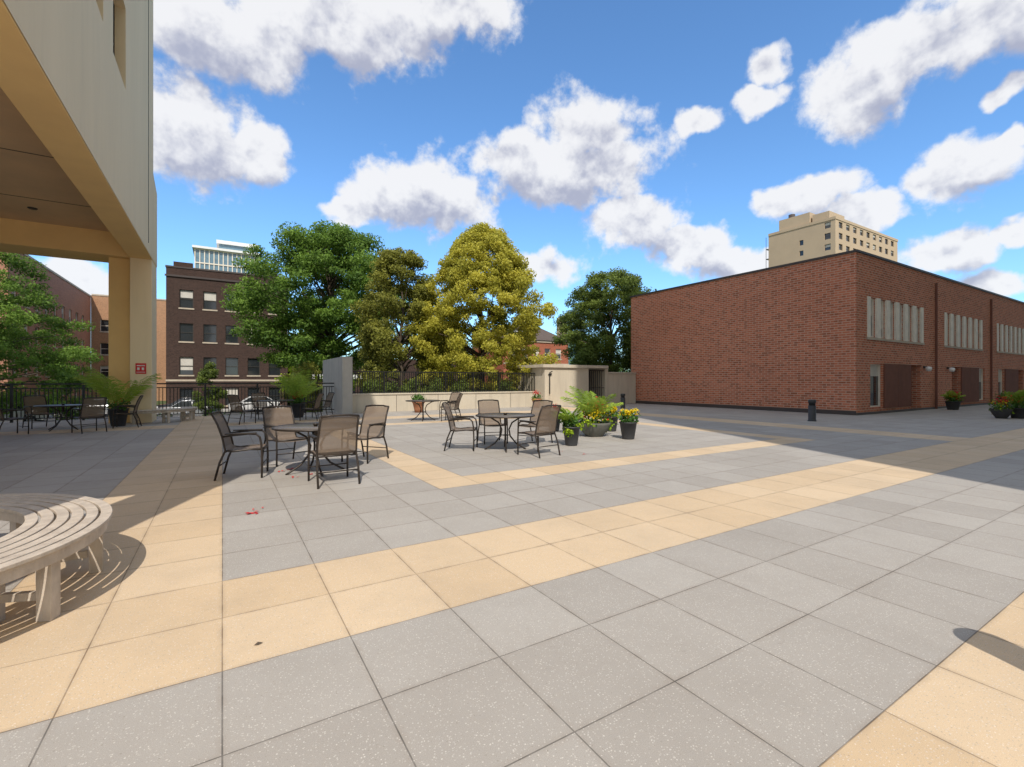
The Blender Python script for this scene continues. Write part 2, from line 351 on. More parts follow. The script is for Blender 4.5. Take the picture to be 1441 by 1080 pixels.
# ---------------------------------------------------------------- tower behind the camera (casts the shadow on the right)
e=empty('high_rise_building')
mb=MB(); ops=[]
X0=3.55*H;Y1=-5*H
for fl in range(11):
    for c in range(10): ops.append((3+c*7,6.2+c*7,3+fl*3.8,5.2+fl*3.8))
facade(mb,(X0,Y1,0),(1,0,0),(0,1,0),76,0,33*H,ops,'cream',blinds=.4)
mb.box(X0,X0+76,Y1-20,Y1-1.1,0,33*H-.01,'cream'); mb.box(X0,X0+76,Y1-1.2,Y1-.003,33*H-.3,33*H,'cream',skip='N')
mb.box(X0,X0+.3,Y1-1.1,Y1-.003,0,33*H-.31,'cream'); mb.obj('walls',e)

# ---------------------------------------------------------------- low brick building (right)
e=empty('brick_building'); bx0=15.5*H; by0=6.27*H; bz=4.70*H
mb=MB(); ops=[]
def U(x): return (x-15.5)*H
fins=[]
for g in range(5):
    a=16.25+g*6.22; wd=4.1
    n=6; st=wd/n
    for i in range(n): ops.append((U(a+i*st+.13),U(a+(i+1)*st-.13),2.3*H,3.48*H,'w'))
    fins.append((a,wd,n,st))
def lower(g,flip):
    a=15.5+g*6.22
    L=[(.9,1.75,.2,1.5,'w'),(3.85,4.75,0.0,1.52,'door')]
    for (p,q,z0_,z1_,k) in L:
        if flip: p,q=6.2-q-.0,6.2-p
        ops.append((U(a+p),U(a+q),z0_*H,z1_*H,k))
for g in range(5): lower(g,g%2==1)
facade(mb,(bx0,by0,0),(1,0,0),(0,-1,0),32*H,0,bz,ops,'brick',depth=.16,frame='frame',double=False,blinds=.75)
mb.face([(bx0,by0,0),(bx0,15.0*H,0),(bx0,15.0*H,bz),(bx0,by0,bz)],'brick')
mb.face([(bx0,15.0*H,0),(bx0+32*H,15.0*H,0),(bx0+32*H,15.0*H,bz),(bx0,15.0*H,bz)],'brick')
mb.face([(bx0+32*H,by0,0),(bx0+32*H,15.0*H,0),(bx0+32*H,15.0*H,bz),(bx0+32*H,by0,bz)],'brick')
mb.face([(bx0,by0,bz-.15),(bx0+32*H,by0,bz-.15),(bx0+32*H,15*H,bz-.15),(bx0,15*H,bz-.15)],'gravel')
mb.obj('brick_walls',e)
mb=MB()
for (a,wd,n,st) in fins:
    for i in range(n+1):
        x=(a+i*st)*H; w_=.13*H+.01
        mb.box(x-w_*(.5 if i==0 else 1),x+w_*(.5 if i==n else 1),by0-.03,by0+.05,2.3*H-.02,3.48*H+.02,'frame')
    mb.box((a-.1)*H,(a+wd+.1)*H,by0-.05,by0-.001,2.3*H-.12,2.3*H-.022,'stone')
mb.obj('window_surrounds',e)
mb=MB()
for g in range(5):
    a=15.5+g*6.22
    p,q=(1.80,3.80) if g%2==0 else (2.4,4.4)
    mb.box((a+p)*H,(a+(p+q)/2)*H-.01,by0-.06,by0-.003,.16*H,1.52*H,'panel'); mb.box((a+(p+q)/2)*H+.01,(a+q)*H,by0-.06,by0-.003,.16*H,1.52*H,'panel')
    mb.box((a+6.02)*H-.04,(a+6.02)*H+.04,by0-.09,by0-.002,0,bz-.35,'panel')
mb.obj('wall_panels',e)
mb=MB(); c=.06
mb.box(bx0-c,bx0+32*H+c,by0-c,by0+.35,bz,bz+.09,'coping'); mb.box(bx0-c,bx0+.35,by0+.351,15*H+c,bz,bz+.09,'coping'); mb.box(bx0+.351,bx0+32*H+c,15*H-.3,15*H+c,bz,bz+.09,'coping')
mb.box(bx0-.012,bx0-.001,by0,15*H,0,.18,'coping'); mb.box(bx0-.012,bx0+32*H,by0-.012,by0-.001,0,.10,'coping')
mb.obj('coping',e)
mb=MB()
for g in (0,1,2,3):
    x=(15.5+g*6.22+(4.95 if g%2==0 else .95))*H
    mb.box(x-.06,x+.06,by0-.1,by0-.001,1.42*H,1.5*H,'framed'); mb.lathe([(.001,-.12),(.09,-.10),(.13,0),(.11,.09),(.001,.12)],'white',14,(x,by0-.2,1.4*H))
mb.obj('wall_lamps',e)

# ---------------------------------------------------------------- background buildings
e=empty('brick_apartment_building'); mb=MB(); ops=[]
x0=-3.3*H; x1=4.3*H; y0=40*H; zt=8.85*H
RZ=(6.75,4.4,2.05,-.15)
for cx in (-2.14,-.75,.6,2.0,3.4):
    for cz in RZ:
        ops.append(((cx+3.3-.40)*H,(cx+3.3+.40)*H,(cz-.65)*H,(cz+.62)*H))
W=[(3*i+1.2,3*i+2.4,(cz-.65)*H,(cz+.62)*H) for i in range(6) for cz in RZ]
block(mb,x0,x1,y0,y0+16*H,GZ,zt,'brick_dk',S=ops,W=W,frame='framed',sill='stone',blinds=.45)
mb.obj('walls',e)
mb=MB()
mb.box(x0-.1,x1+.1,y0-.12,y0-.002,zt-.9,zt-.72,'coping'); mb.box(x0-.06,x1+.06,y0-.06,y0+.3,zt,zt+.16,'coping')
mb.box(x0-.06,x0+.3,y0+.301,y0+16*H,zt,zt+.16,'coping')
mb.box(x0+.6,x0+2.2,y0-.05,y0+.3,zt+.161,zt+.6,'brick_dk'); mb.box(x1-2.6,x1-1,y0-.05,y0+.3,zt+.161,zt+.6,'brick_dk')
mb.box(x0-.03,x1+.03,y0-.05,y0-.002,.95*H,1.08*H,'stone')
mb.obj('cornice',e)
e=empty('courtyard_apartment_building'); mb=MB()
Eo=[(1.0+i*3.0,2.2+i*3.0,(cz-.62)*H,(cz+.55)*H) for i in range(9) for cz in (6.5,4.2,1.95,-.2)]
So=[(1.5+i*3.2,2.8+i*3.2,(cz-.62)*H,(cz+.55)*H) for i in range(4) for cz in (6.5,4.2,1.95,-.2)]
block(mb,-24*H,-11*H,40*H,60.98*H,GZ,9.2*H,'brick_or',E=Eo,S=So,frame='frame',sill='stone',blinds=.5)
S2=[(1.0+i*2.6,2.1+i*2.6,(cz-.62)*H,(cz+.55)*H) for i in range(4) for cz in (6.5,4.2,1.95,-.2)]
block(mb,-11*H+.01,-1.5*H,61*H,72*H,GZ,9.4*H,'brick_lt',S=S2,frame='frame',sill='stone',blinds=.5)
mb.box(-24.1*H,-10.95*H,39.93*H,61*H,9.2*H+.002,9.2*H+.22,'stone')
mb.box(-10.94*H,-1.4*H,60.95*H,72*H,9.4*H+.002,9.4*H+.2,'stone')
mb.obj('walls',e)
e=empty('shop_building'); mb=MB()
block(mb,4.6*H,22*H,41*H,50*H,GZ,2.9*H,'brick_dk',S=[(1+i*3.4,3.8+i*3.4,GZ+.6,.5*H) for i in range(6)],frame='framed',double=False,blinds=0)
mb.box(5.2*H,12*H,41*H-.12,41*H-.003,1.0*H,1.7*H,'dark')
for i in range(11):
    x=6.2*H+i*.55; mb.box(x,x+(.4 if i%3 else .25),41*H-.15,41*H-.122,1.15*H,1.15*H+.5,'white')
mb.obj('walls',e)
e=empty('brick_house'); mb=MB()
hx0,hx1,hy=24.2*H,32.5*H,36.6*H+6
block(mb,hx0,hx1,hy,hy+10,GZ,5.2*H,'brick_red',S=[(1+i*2.1,2.1+i*2.1,(z-.55)*H,(z+.55)*H) for i in range(5) for z in (3.9,1.7,-.2)],frame='frame',sill='stone',blinds=.5)
mb.box(hx0-.1,hx1+.1,hy-.15,hy-.002,5.05*H,5.2*H+.1,'stone'); mb.box(hx0-.05,hx1+.05,hy-.08,hy-.002,2.7*H,2.85*H,'stone')
zr=5.2*H+.11
mb.face([(hx0-.3,hy-.3,zr),(hx1+.3,hy-.3,zr),(hx1-2,hy+5,zr+2.6),(hx0+2,hy+5,zr+2.6)],'roof'); mb.face([(hx0-.3,hy-.3,zr),(hx0+2,hy+5,zr+2.6),(hx0-.3,hy+10,zr)],'roof'); mb.face([(hx1+.3,hy-.3,zr),(hx1+.3,hy+10,zr),(hx1-2,hy+5,zr+2.6)],'roof')
mb.face([(hx0-.3,hy+10,zr),(hx1+.3,hy+10,zr),(hx1-2,hy+5,zr+2.6),(hx0+2,hy+5,zr+2.6)],'roof')
mb.box(hx0+2.6,hx0+5,hy+.6,hy+2.6,zr,zr+1.5,'white'); mb.face([(hx0+2.4,hy+.4,zr+1.5),(hx0+3.8,hy+.4,zr+2.5),(hx0+5.2,hy+.4,zr+1.5)],'roof')
mb.face([(hx0+2.4,hy+.4,zr+1.5),(hx0+3.8,hy+.4,zr+2.5),(hx0+3.8,hy+3,zr+2.5),(hx0+2.4,hy+3,zr+1.5)],'roof'); mb.face([(hx0+5.2,hy+.4,zr+1.5),(hx0+3.8,hy+.4,zr+2.5),(hx0+3.8,hy+3,zr+2.5),(hx0+5.2,hy+3,zr+1.5)],'roof')
mb.obj('walls',e)
e=empty('beige_apartment_tower'); mb=MB(); ops=[]
X0,X1,Y0,Y1=102*H,131*H,44.8*H,58*H; ZT=33.0*H
for r in range(8):
    z=ZT-2.6-r*3.1
    for c in range(9): ops.append((2+c*4.3,4.2+c*4.3,z,z+1.7))
Wo=[(1.2,2.8,ZT-2.6-r*3.1,ZT-.9-r*3.1) for r in range(8)]+[(8.5,9.6,ZT-2.6-r*3.1,ZT-1.1-r*3.1) for r in range(1,8)]
block(mb,X0,X1,Y0,Y1,GZ,ZT,'beige',S=ops,W=Wo,frame='framed',blinds=.3,depth=.3)
block(mb,X0+.5,X0+16,Y0+7,Y1-3,ZT,ZT+3.6,'beige',depth=.2); block(mb,X0+1,X0+10,Y0+2,Y0+6.5,ZT,ZT+2.6,'beige')
mb.box(X0-.15,X1+.15,Y0-.15,Y0+.4,ZT-.5,ZT+.25,'beige'); mb.box(X0-.15,X0+.4,Y0+.401,Y1,ZT-.5,ZT+.25,'beige')
mb.lathe([(.9,0),(.9,5.5),(.6,5.5)],'coping',12,(X0+4,Y1-5,ZT))
for r in range(8):
    mb.box(X0+2,X0+6,Y1,Y1+2.0,ZT-4-r*3.1,ZT-3.8-r*3.1,'coping')
for xx in (2,6): mb.box(X0+xx,X0+xx+.1,Y1+1.9,Y1+2.0,GZ,ZT,'coping')
mb.obj('walls',e)
e=empty('glass_office_tower'); mb=MB()
a0,a1,b0=-7.2*H,10.2*H,175*H; GT=42.0*H
mb.box(a0,a1,b0,b0+30*H,GZ,GT,'bglass')
n=14
for i in range(n+1):
    x=a0+(a1-a0)*i/n; mb.box(x-.18,x+.18,b0-.3,b0-.003,GZ,GT,'frame')
for r in range(9): mb.box(a0,a1,b0-.36,b0-.301,GT-r*4.2*H-.5,GT-r*4.2*H,'frame')
mb.box(a0-1,a1+1,b0-1.5,b0+30*H,GT+.01,GT+1,'white'); mb.box(a0+9,a1-1,b0+4,b0+25*H,GT+1.01,GT+3*H,'bglass'); mb.box(a0+8,a1,b0+3,b0+25*H,GT+3*H,GT+4.1*H,'white')
mb.obj('walls',e)
for (px,w,zt_,dd,k) in ((.135,8,47,300,'bglass'),(.105,5,43,310,'beige')):
    e=empty('distant_high_rise'); F=Vector((.5255,.8508)); R=Vector((.8508,-.5255)); p=(F+R*px)*dd*H
    mb=MB(); mb.box(p.x,p.x+w*H,p.y,p.y+w*H,GZ,zt_*H,k)
    for r in range(14): mb.box(p.x-.1,p.x+w*H+.1,p.y-.3,p.y-.01,(zt_-1-r*2.6)*H-1.6,(zt_-1-r*2.6)*H,'glass')
    mb.obj('walls',e)

# ---------------------------------------------------------------- plaza edge: railing, walls, enclosure
mb=MB(); y=15.75*H; xa,xb=-30*H,3.04*H
mb.box(xa,xb,y-.03,y+.03,.9*H,.9*H+.05,'iron'); mb.box(xa,xb,y-.018,y+.018,.80*H,.80*H+.035,'iron'); mb.box(xa,xb,y-.018,y+.018,.1,.135,'iron')
x=xa
i=0
while x<xb:
    if i%16==0: mb.box(x-.035,x+.035,y-.035,y+.035,0,.9*H-.001,'iron')
    else: mb.box(x-.012,x+.012,y-.012,y+.012,.136,.80*H-.001,'iron')
    x+=.115; i+=1
mb.obj('iron_railing')
mb=MB(); y=15.15*H; xa,xb=3.4*H,10.4*H
mb.box(xa,xb,y-.025,y+.025,1.27*H,1.27*H+.05,'iron'); mb.box(xa,xb,y-.018,y+.018,.62*H,.62*H+.03,'iron'); x=xa;i=0
while x<xb:
    r=.035 if i%14==0 else .014
    mb.box(x-r,x+r,y-r,y+r,.55*H+.03,1.27*H-.001,'iron'); x+=.11;i+=1
mb.obj('iron_fence')
mb=MB(); mb.box(3.36*H,10.4*H,14.95*H,15.35*H,0,.55*H,'conc'); mb.box(3.36*H,10.4*H,14.92*H,15.38*H,.55*H+.001,.55*H+.06,'conc')
for i in range(1,5): mb.box((3.36+i*1.45)*H,(3.36+i*1.45)*H+.02,14.95*H-.004,14.95*H-.001,0,.55*H,'coping')
mb.obj('parapet_wall',None,.01)
mb=MB(); mb.box(3.05*H,3.35*H,14.6*H,17.8*H,GZ,1.72*H,'concg'); mb.obj('concrete_wall',None,.015)
e=empty('stair_enclosure'); mb=MB()
mb.box(10.42*H,12.6*H,14.5*H,17*H,0,1.50*H,'conc'); mb.box(10.3*H,13.6*H,14.42*H,17.1*H,1.50*H+.001,1.62*H,'conc')
mb.box(12.6*H+.002,13.6*H,15.6*H,15.7*H,0,1.49*H,'dark'); mb.box(13.6*H,13.75*H,14.6*H,16*H,0,1.49*H,'conc')
mb.obj('walls',e,.01)
mb=MB()
for i in range(8):
    x=12.68*H+i*.155; mb.box(x-.01,x+.01,14.66*H,14.66*H+.02,.05,1.4*H,'iron')
mb.box(12.62*H,13.58*H,14.655*H,14.655*H+.03,1.4*H,1.43*H,'iron'); mb.box(12.62*H,13.58*H,14.655*H,14.655*H+.03,.7*H,.72*H,'iron'); mb.obj('gate',e)
mb=MB(); mb.tube([(10.62*H,14.5*H-.06,.5*H),(10.62*H,14.5*H-.06,1.30*H),(10.72*H,14.5*H-.10,1.36*H)],.03,'iron',8); mb.box(10.6*H-.03,10.72*H,14.5*H-.05,14.5*H-.003,1.2*H,1.26*H,'iron'); mb.obj('handset_post',e)
mb=MB(); mb.box(13.77*H,15.48*H,14.7*H,15.0*H,0,1.30*H,'conc'); mb.box(13.77*H,15.48*H,14.66*H,15.04*H,1.30*H+.001,1.36*H,'conc'); mb.obj('garden_wall',None,.01)

# ---------------------------------------------------------------- furniture
def chair_meshes():
    fr=MB(); sl=MB(); k='bronze'
    for s in (-1,1):
        x=.27*s
        fr.tube([(x,.27,0),(x,.275,.25),(x,.265,.5),(x,.245,.6),(x,.2,.645),(x,.1,.655),(x,-.1,.64),(x,-.24,.62)],.015,k,8)
        fr.tube([(x,-.33,0),(x,-.27,.25),(x*.97,-.20,.42),(x*.95,-.24,.62),(x*.93,-.30,.8),(x*.92,-.37,.95)],.015,k,8)
        fr.tube([(x*.95,.27,.42),(x*.95,.1,.425),(x*.95,-.1,.405),(x*.95,-.2,.42)],.014,k,8)
        fr.box(x-.03,x+.03,-.2,.2,.655,.672,k)
    fr.tube([(-.25,-.37,.95),(-.12,-.385,.965),(.12,-.385,.965),(.25,-.37,.95)],.015,k,8)
    fr.tube([(-.26,.27,.42),(.26,.27,.42)],.013,k,8); fr.tube([(-.26,-.2,.40),(.26,-.2,.40)],.012,k,8); fr.tube([(-.27,.27,.2),(.27,.27,.2)],.009,k,6) 
    fr.tube([(-.27,-.285,.2),(.27,-.285,.2)],.009,k,6)
    prof=[(.285,.405),(.25,.437),(.1,.42),(-.05,.405),(-.16,.415),(-.215,.46),(-.235,.56),(-.26,.68),(-.30,.80),(-.355,.92),(-.37,.945)]
    nx=6
    for i in range(len(prof)-1):
        for j in range(nx):
            def q(a,jj):
                xx=-.248+.496*jj/nx; sag=.014*(1-(xx/.25)**2); y_,z_=prof[a]
                if a<5: return (xx,y_,z_-sag)
                return (xx,y_-sag,z_)
            sl.face([q(i,j),q(i,j+1),q(i+1,j+1),q(i+1,j)],'sling',True)
    return fr.mesh('chair_frame'),sl.mesh('chair_sling')
CF,CS=chair_meshes()
def table_mesh():
    t=MB(); b=MB()
    t.lathe([(.03,.700),(.60,.700),(.60,.716),(.03,.716)],'ttop',40)
    t.tube([(.605*math.cos(a*math.pi/20),.605*math.sin(a*math.pi/20),.708) for a in range(41)],.016,'bronze',8,False)
    b.lathe([(.03,.52),(.03,.74),(.045,.745),(.045,.76),(.001,.76)],'bronze',14)
    for i in range(4):
        a=math.pi/4+i*math.pi/2; c,s=math.cos(a),math.sin(a)
        b.tube([(c*r,s*r,z) for r,z in ((.42,.695),(.30,.66),(.14,.56),(.075,.42),(.10,.28),(.22,.13),(.38,.03),(.43,.0))],.016,'bronze',8)
        b.tube([(0,0,.30),(c*.09,s*.09,.30)],.01,'bronze',6)
    b.lathe([(.001,.29),(.05,.29),(.05,.31),(.001,.31)],'bronze',12)
    b.tube([(.40*math.cos(a*math.pi/14),.40*math.sin(a*math.pi/14),.69) for a in range(29)],.01,'bronze',6,False)
    return t.mesh('table_top'),b.mesh('table_base')
TT,TB=table_mesh()
def chair(x,y,tx=None,ty=None,rot=None):
    if rot is None: rot=math.atan2(ty-y,tx-x)-math.pi/2
    e=empty('patio_chair',(x*H,y*H,0),rot+random.uniform(-.06,.06)); link('frame',CF,e); link('sling',CS,e)
def table(x,y):
    e=empty('patio_table',(x*H,y*H,0),random.random()); link('top',TT,e); link('base',TB,e)
tx,ty=.87,5.5; table(tx,ty)
chair(.93,4.86,tx,ty); chair(.20,5.68,tx,ty); chair(1.52,5.98,tx,ty); chair(.66,6.30,tx,ty)
tx,ty=3.5,5.85; table(tx,ty)
chair(3.62,5.2,tx,ty); chair(2.98,6.2,tx,ty); chair(3.72,6.62,tx,ty); chair(4.22,6.15,tx,ty)
table(4.29,11.2); chair(4.85,10.75,4.29,11.2); chair(5.2,11.6,4.29,11.2)
tx,ty=1.15,13.2; table(tx,ty); chair(.40,12.6,tx,ty); chair(1.9,12.75,tx,ty); chair(2.3,13.5,tx,ty); chair(.9,13.95,tx,ty)
tx,ty=-2.75,12.9; table(tx,ty); chair(-3.35,12.25,tx,ty,rot=-.9); chair(-3.3,13.75,tx,ty); chair(-2.2,12.05,tx,ty); chair(-1.75,12.9,tx,ty)
tx,ty=-5.0,13.6; table(tx,ty); chair(-4.4,13.1,tx,ty); chair(-5.5,13.2,tx,ty); chair(-4.7,14.3,tx,ty)

def arc_bench(cx,cy,ri,ro,a0,a1,name='curved_wooden_bench'):
    e=empty(name,(cx,cy,0)); mb=MB(); n=6; gap=.014; w=(ro-ri-gap*(n-1))/n; zt=.45
    seg=max(10,int((a1-a0)/.05))
    def arcbox(r0,r1,z0,z1,b0,b1,sg):
        for i in range(sg):
            p=b0+(b1-b0)*i/sg; q=b0+(b1-b0)*(i+1)/sg
            A=[(r*math.cos(t),r*math.sin(t),z) for t in(p,q) for r in(r0,r1) for z in(z0,z1)]
            b=len(mb.v); mb.v+=A
            for f in [(1,3,7,5),(0,4,6,2),(0,1,5,4),(2,6,7,3)]+([(0,2,3,1)] if i==0 else [])+([(4,5,7,6)] if i==sg-1 else []):
                mb.f.append(tuple(b+k for k in f)); mb.m.append(mb.mi('wood')); mb.sm.append(False)
    for i in range(n):
        r0=ri+i*(w+gap); arcbox(r0,r0+w,zt-.024,zt,a0,a1,seg)
    arcbox(ro-.05,ro-.022,zt-.10,zt-.025,a0+.01,a1-.01,seg); arcbox(ri+.022,ri+.05,zt-.10,zt-.025,a0+.01,a1-.01,seg)
    k=max(2,int((a1-a0)*ro/.85)+1)
    for i in range(k):
        a=a0+.06+(a1-a0-.12)*i/(k-1); m=Matrix.Rotation(a,4,'Z')
        mb.box(ro-.135,ro-.055,-.038,.038,0,zt-.026,'wood',m); mb.box(ri+.055,ri+.125,-.038,.038,0,zt-.026,'wood',m)
        mb.box(ri+.13,ro-.14,-.02,.02,zt-.10,zt-.03,'wood',m); mb.box(ri+.13,ro-.14,-.02,.02,.12,.17,'wood',m)
    mb.obj('slats_and_legs',e,.004)
arc_bench(-1.54*H,3.07*H,.73*H,1.057*H,-1.0,1.9)
arc_bench(-1.6*H,14.6*H,.73*H,1.06*H,-1.75,.35)

def bollard(x,y,r=.12,h=.76):
    mb=MB(); mb.lathe([(r*1.15,0),(r*1.15,.03),(r,.035),(r,h*.72),(r*.82,h*.725),(r*.82,h*.84),(r*1.02,h*.845),(r*1.02,h*.97),(r*.9,h),(.001,h)],'pot',24)
    for i in range(3): mb.lathe([(r*.82,h*(.745+.03*i)),(r*1.0,h*(.742+.03*i)),(r*.82,h*(.757+.03*i))],'iron',24)
    o=mb.obj('bollard_light'); o.location=(x*H,y*H,0)
bollard(2.31,.15); bollard(12.39,5.96); bollard(12.3,12.3)

# ---------------------------------------------------------------- vegetation
def leafobj(name,C,size,tone,mat,parent=None,out=None,asp=.55,up=.35):
    n=len(C); size=np.broadcast_to(size,(n,))
    nrm=rng.normal(size=(n,3)); nrm/=np.linalg.norm(nrm,axis=1)[:,None]
    if out is not None: nrm+=out*.6
    nrm[:,2]+=up; nrm/=np.linalg.norm(nrm,axis=1)[:,None]+1e-9
    t=np.cross(nrm,rng.normal(size=(n,3))); t/=np.linalg.norm(t,axis=1)[:,None]+1e-9
    b=np.cross(nrm,t); L=(size*rng.uniform(.7,1.3,n))[:,None]
    V=np.empty((n,4,3)); V[:,0]=C-t*L*.5; V[:,1]=C-b*L*asp*.5+nrm*L*.06; V[:,2]=C+t*L*.5; V[:,3]=C+b*L*asp*.5+nrm*L*.06
    me=bpy.data.meshes.new(name); me.vertices.add(4*n); me.vertices.foreach_set('co',V.ravel())
    me.loops.add(4*n); me.loops.foreach_set('vertex_index',np.arange(4*n,dtype=np.int32))
    me.polygons.add(n); me.polygons.foreach_set('loop_start',np.arange(0,4*n,4,dtype=np.int32)); me.polygons.foreach_set('loop_total',np.full(n,4,dtype=np.int32))
    me.update(); at=me.attributes.new('tone','FLOAT','FACE'); at.data.foreach_set('value',np.clip(tone,0,1).astype(np.float32))
    me.materials.append(MAT[mat]); me.validate()
    o=bpy.data.objects.new(name,me); scene.collection.objects.link(o)
    if parent: o.parent=parent
    return o
def crown(cz0,cz1,R,prof,ncl,per,crad,flat=.75,seed=0,inner=.45,squash=(1,1)):
    r=np.random.default_rng(seed); C=[];Tn=[];O=[];K=[]
    lob=r.uniform(0,6.28,4)
    for i in range(ncl):
        t=r.beta(1.1,1.15); a=r.uniform(0,2*math.pi)
        pr=np.interp(t,[p[0] for p in prof],[p[1] for p in prof])
        pr*=1+.13*math.sin(2*a+lob[0])+.09*math.sin(3*a+lob[1]+4*t)+.07*math.sin(5*a+lob[2]+7*t)
        rr=pr*R*math.sqrt(r.uniform(inner**2,1))
        c=np.array([math.cos(a)*rr*squash[0],math.sin(a)*rr*squash[1],cz0+(cz1-cz0)*t]); K.append(c)
        cr=crad*r.uniform(.5,1.4); n=int(per*(cr/crad)**2)
        d=r.normal(size=(n,3)); d/=np.linalg.norm(d,axis=1)[:,None]
        rad=cr*r.uniform(.25,1.2,n)**.8
        p=c+d*rad[:,None]*np.array([1,1,flat]); 
        ax=np.array([0,0,cz0+(cz1-cz0)*.4]); od=(c-ax); od/=np.linalg.norm(od)+1e-6
        C.append(p); O.append(d*.7+od*.5)
        base=r.uniform(.15,.75)
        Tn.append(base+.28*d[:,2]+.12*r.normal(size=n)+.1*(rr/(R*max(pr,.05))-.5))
    return np.vstack(C),np.array(K),np.concatenate(Tn),np.vstack(O)
def tree(name,x,y,cz0,cz1,R,prof,ncl,per,crad,leaf,mat,seed,trunk=.28,flat=.75,inner=.45,nb=26,z0=GZ,squash=(1,1)):
    e=empty(name,(x*H,y*H,0)); C,K,Tn,O=crown(cz0*H,cz1*H,R*H,prof,ncl,per,crad,flat,seed,inner,squash)
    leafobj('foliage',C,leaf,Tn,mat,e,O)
    mb=MB(); top=(cz0+(cz1-cz0)*.8)*H; r=random.Random(seed)
    pts=[(0,0,z0)]; 
    for i in range(1,9): 
        f=i/8; pts.append((r.uniform(-.12,.12)*f*2,r.uniform(-.12,.12)*f*2,z0+(top-z0)*f))
    mb.tube(pts,[trunk*(1.25 if i==0 else 1)*(1-.85*i/8) for i in range(9)],'bark',10)
    idx=list(range(len(K))); r.shuffle(idx)
    for i in idx[:nb]:
        k=Vector(K[i]); f=max(.1,min(.95,((k.z-z0)/(top-z0))*.72)); s=Vector(pts[int(f*8)]); s=s.lerp(Vector(pts[min(8,int(f*8)+1)]),f*8-int(f*8))
        m=(s+k)/2+Vector((r.uniform(-.3,.3),r.uniform(-.3,.3),r.uniform(0,.5)))
        rr=trunk*(1-.8*f)*.5; mb.tube([s,s.lerp(m,.5)+Vector((0,0,.1)),m,k],[rr,rr*.75,rr*.5,rr*.15],'bark',6)
    mb.obj('trunk_and_limbs',e)
rnd=[(0,.5),(.15,.88),(.35,1),(.6,.97),(.8,.78),(.93,.5),(1,.2)]
cone=[(0,.72),(.12,.95),(.3,1),(.5,.95),(.68,.80),(.84,.56),(.95,.30),(1,.1)]
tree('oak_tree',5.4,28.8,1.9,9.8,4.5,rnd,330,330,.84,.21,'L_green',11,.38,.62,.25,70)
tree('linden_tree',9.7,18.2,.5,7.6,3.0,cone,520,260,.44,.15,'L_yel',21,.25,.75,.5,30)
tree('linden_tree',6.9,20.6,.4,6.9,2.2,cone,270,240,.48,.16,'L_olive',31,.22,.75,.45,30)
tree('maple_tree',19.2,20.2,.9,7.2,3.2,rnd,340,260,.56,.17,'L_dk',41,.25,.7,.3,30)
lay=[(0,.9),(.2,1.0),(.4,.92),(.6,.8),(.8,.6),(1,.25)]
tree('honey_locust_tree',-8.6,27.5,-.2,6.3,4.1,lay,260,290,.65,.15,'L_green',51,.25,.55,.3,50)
tree('small_tree',-5.0,24,-.8,1.3,.8,cone,30,200,.35,.12,'L_green',61,.06,.7,.3,8)
tree('evergreen_shrub',-.6,30,-1,1.9,.7,cone,40,220,.3,.12,'L_dk',62,.06,.7,.3,6)
tree('small_tree',3.6,24.5,-.9,1.7,1.1,rnd,40,240,.45,.13,'L_olive',63,.07,.7,.3,8)
tree('small_tree',5.6,34.5,-1,4.6,2.6,rnd,60,300,.7,.18,'L_lime',64,.12,.7,.3,10)
def mass(name,pts,mat,leaf,per,crad,seed):
    r=np.random.default_rng(seed); C=[];O=[];Tn=[]
    for p in pts:
        n=int(per*r.uniform(.7,1.3)); cr=crad*r.uniform(.7,1.3); d=r.normal(size=(n,3)); d/=np.linalg.norm(d,axis=1)[:,None]
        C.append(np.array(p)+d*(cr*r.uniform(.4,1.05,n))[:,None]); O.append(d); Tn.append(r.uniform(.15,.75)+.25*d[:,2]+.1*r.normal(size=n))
    return leafobj(name,np.vstack(C),leaf,np.concatenate(Tn),mat,None,np.vstack(O))
r=random.Random(5)
mass('hedge',[(r.uniform(4.2,10.3)*H,r.uniform(15.9,16.9)*H,r.uniform(-.9,.85)*H) for _ in range(150)],'L_dk',.12,260,.38,1)
mass('hedge',[(r.uniform(-28,3)*H,r.uniform(18.5,19.5)*H,r.uniform(-1.1,-.35)*H) for _ in range(140)],'L_bush',.13,200,.5,2)
pts=[]
for i in range(330):
    t=r.random(); x=(-10+150*t); y=(120-72*t)+r.uniform(-4,4)
    if 95<x: continue
    pts.append((x*H,y*H,r.uniform(-1,(6.5+3*math.sin(x*.3)+2*math.sin(x*.11)))*H))
mass('distant_trees',pts,'L_green',.55,170,2.6,3)
pts=[(r.uniform(12,34)*H,r.uniform(44,54)*H,r.uniform(-1,5.5)*H) for _ in range(110)]
mass('background_trees',[p for p in pts if not (23.5*H<p[0]<33*H and p[1]<50*H)],'L_green',.32,230,1.6,4)

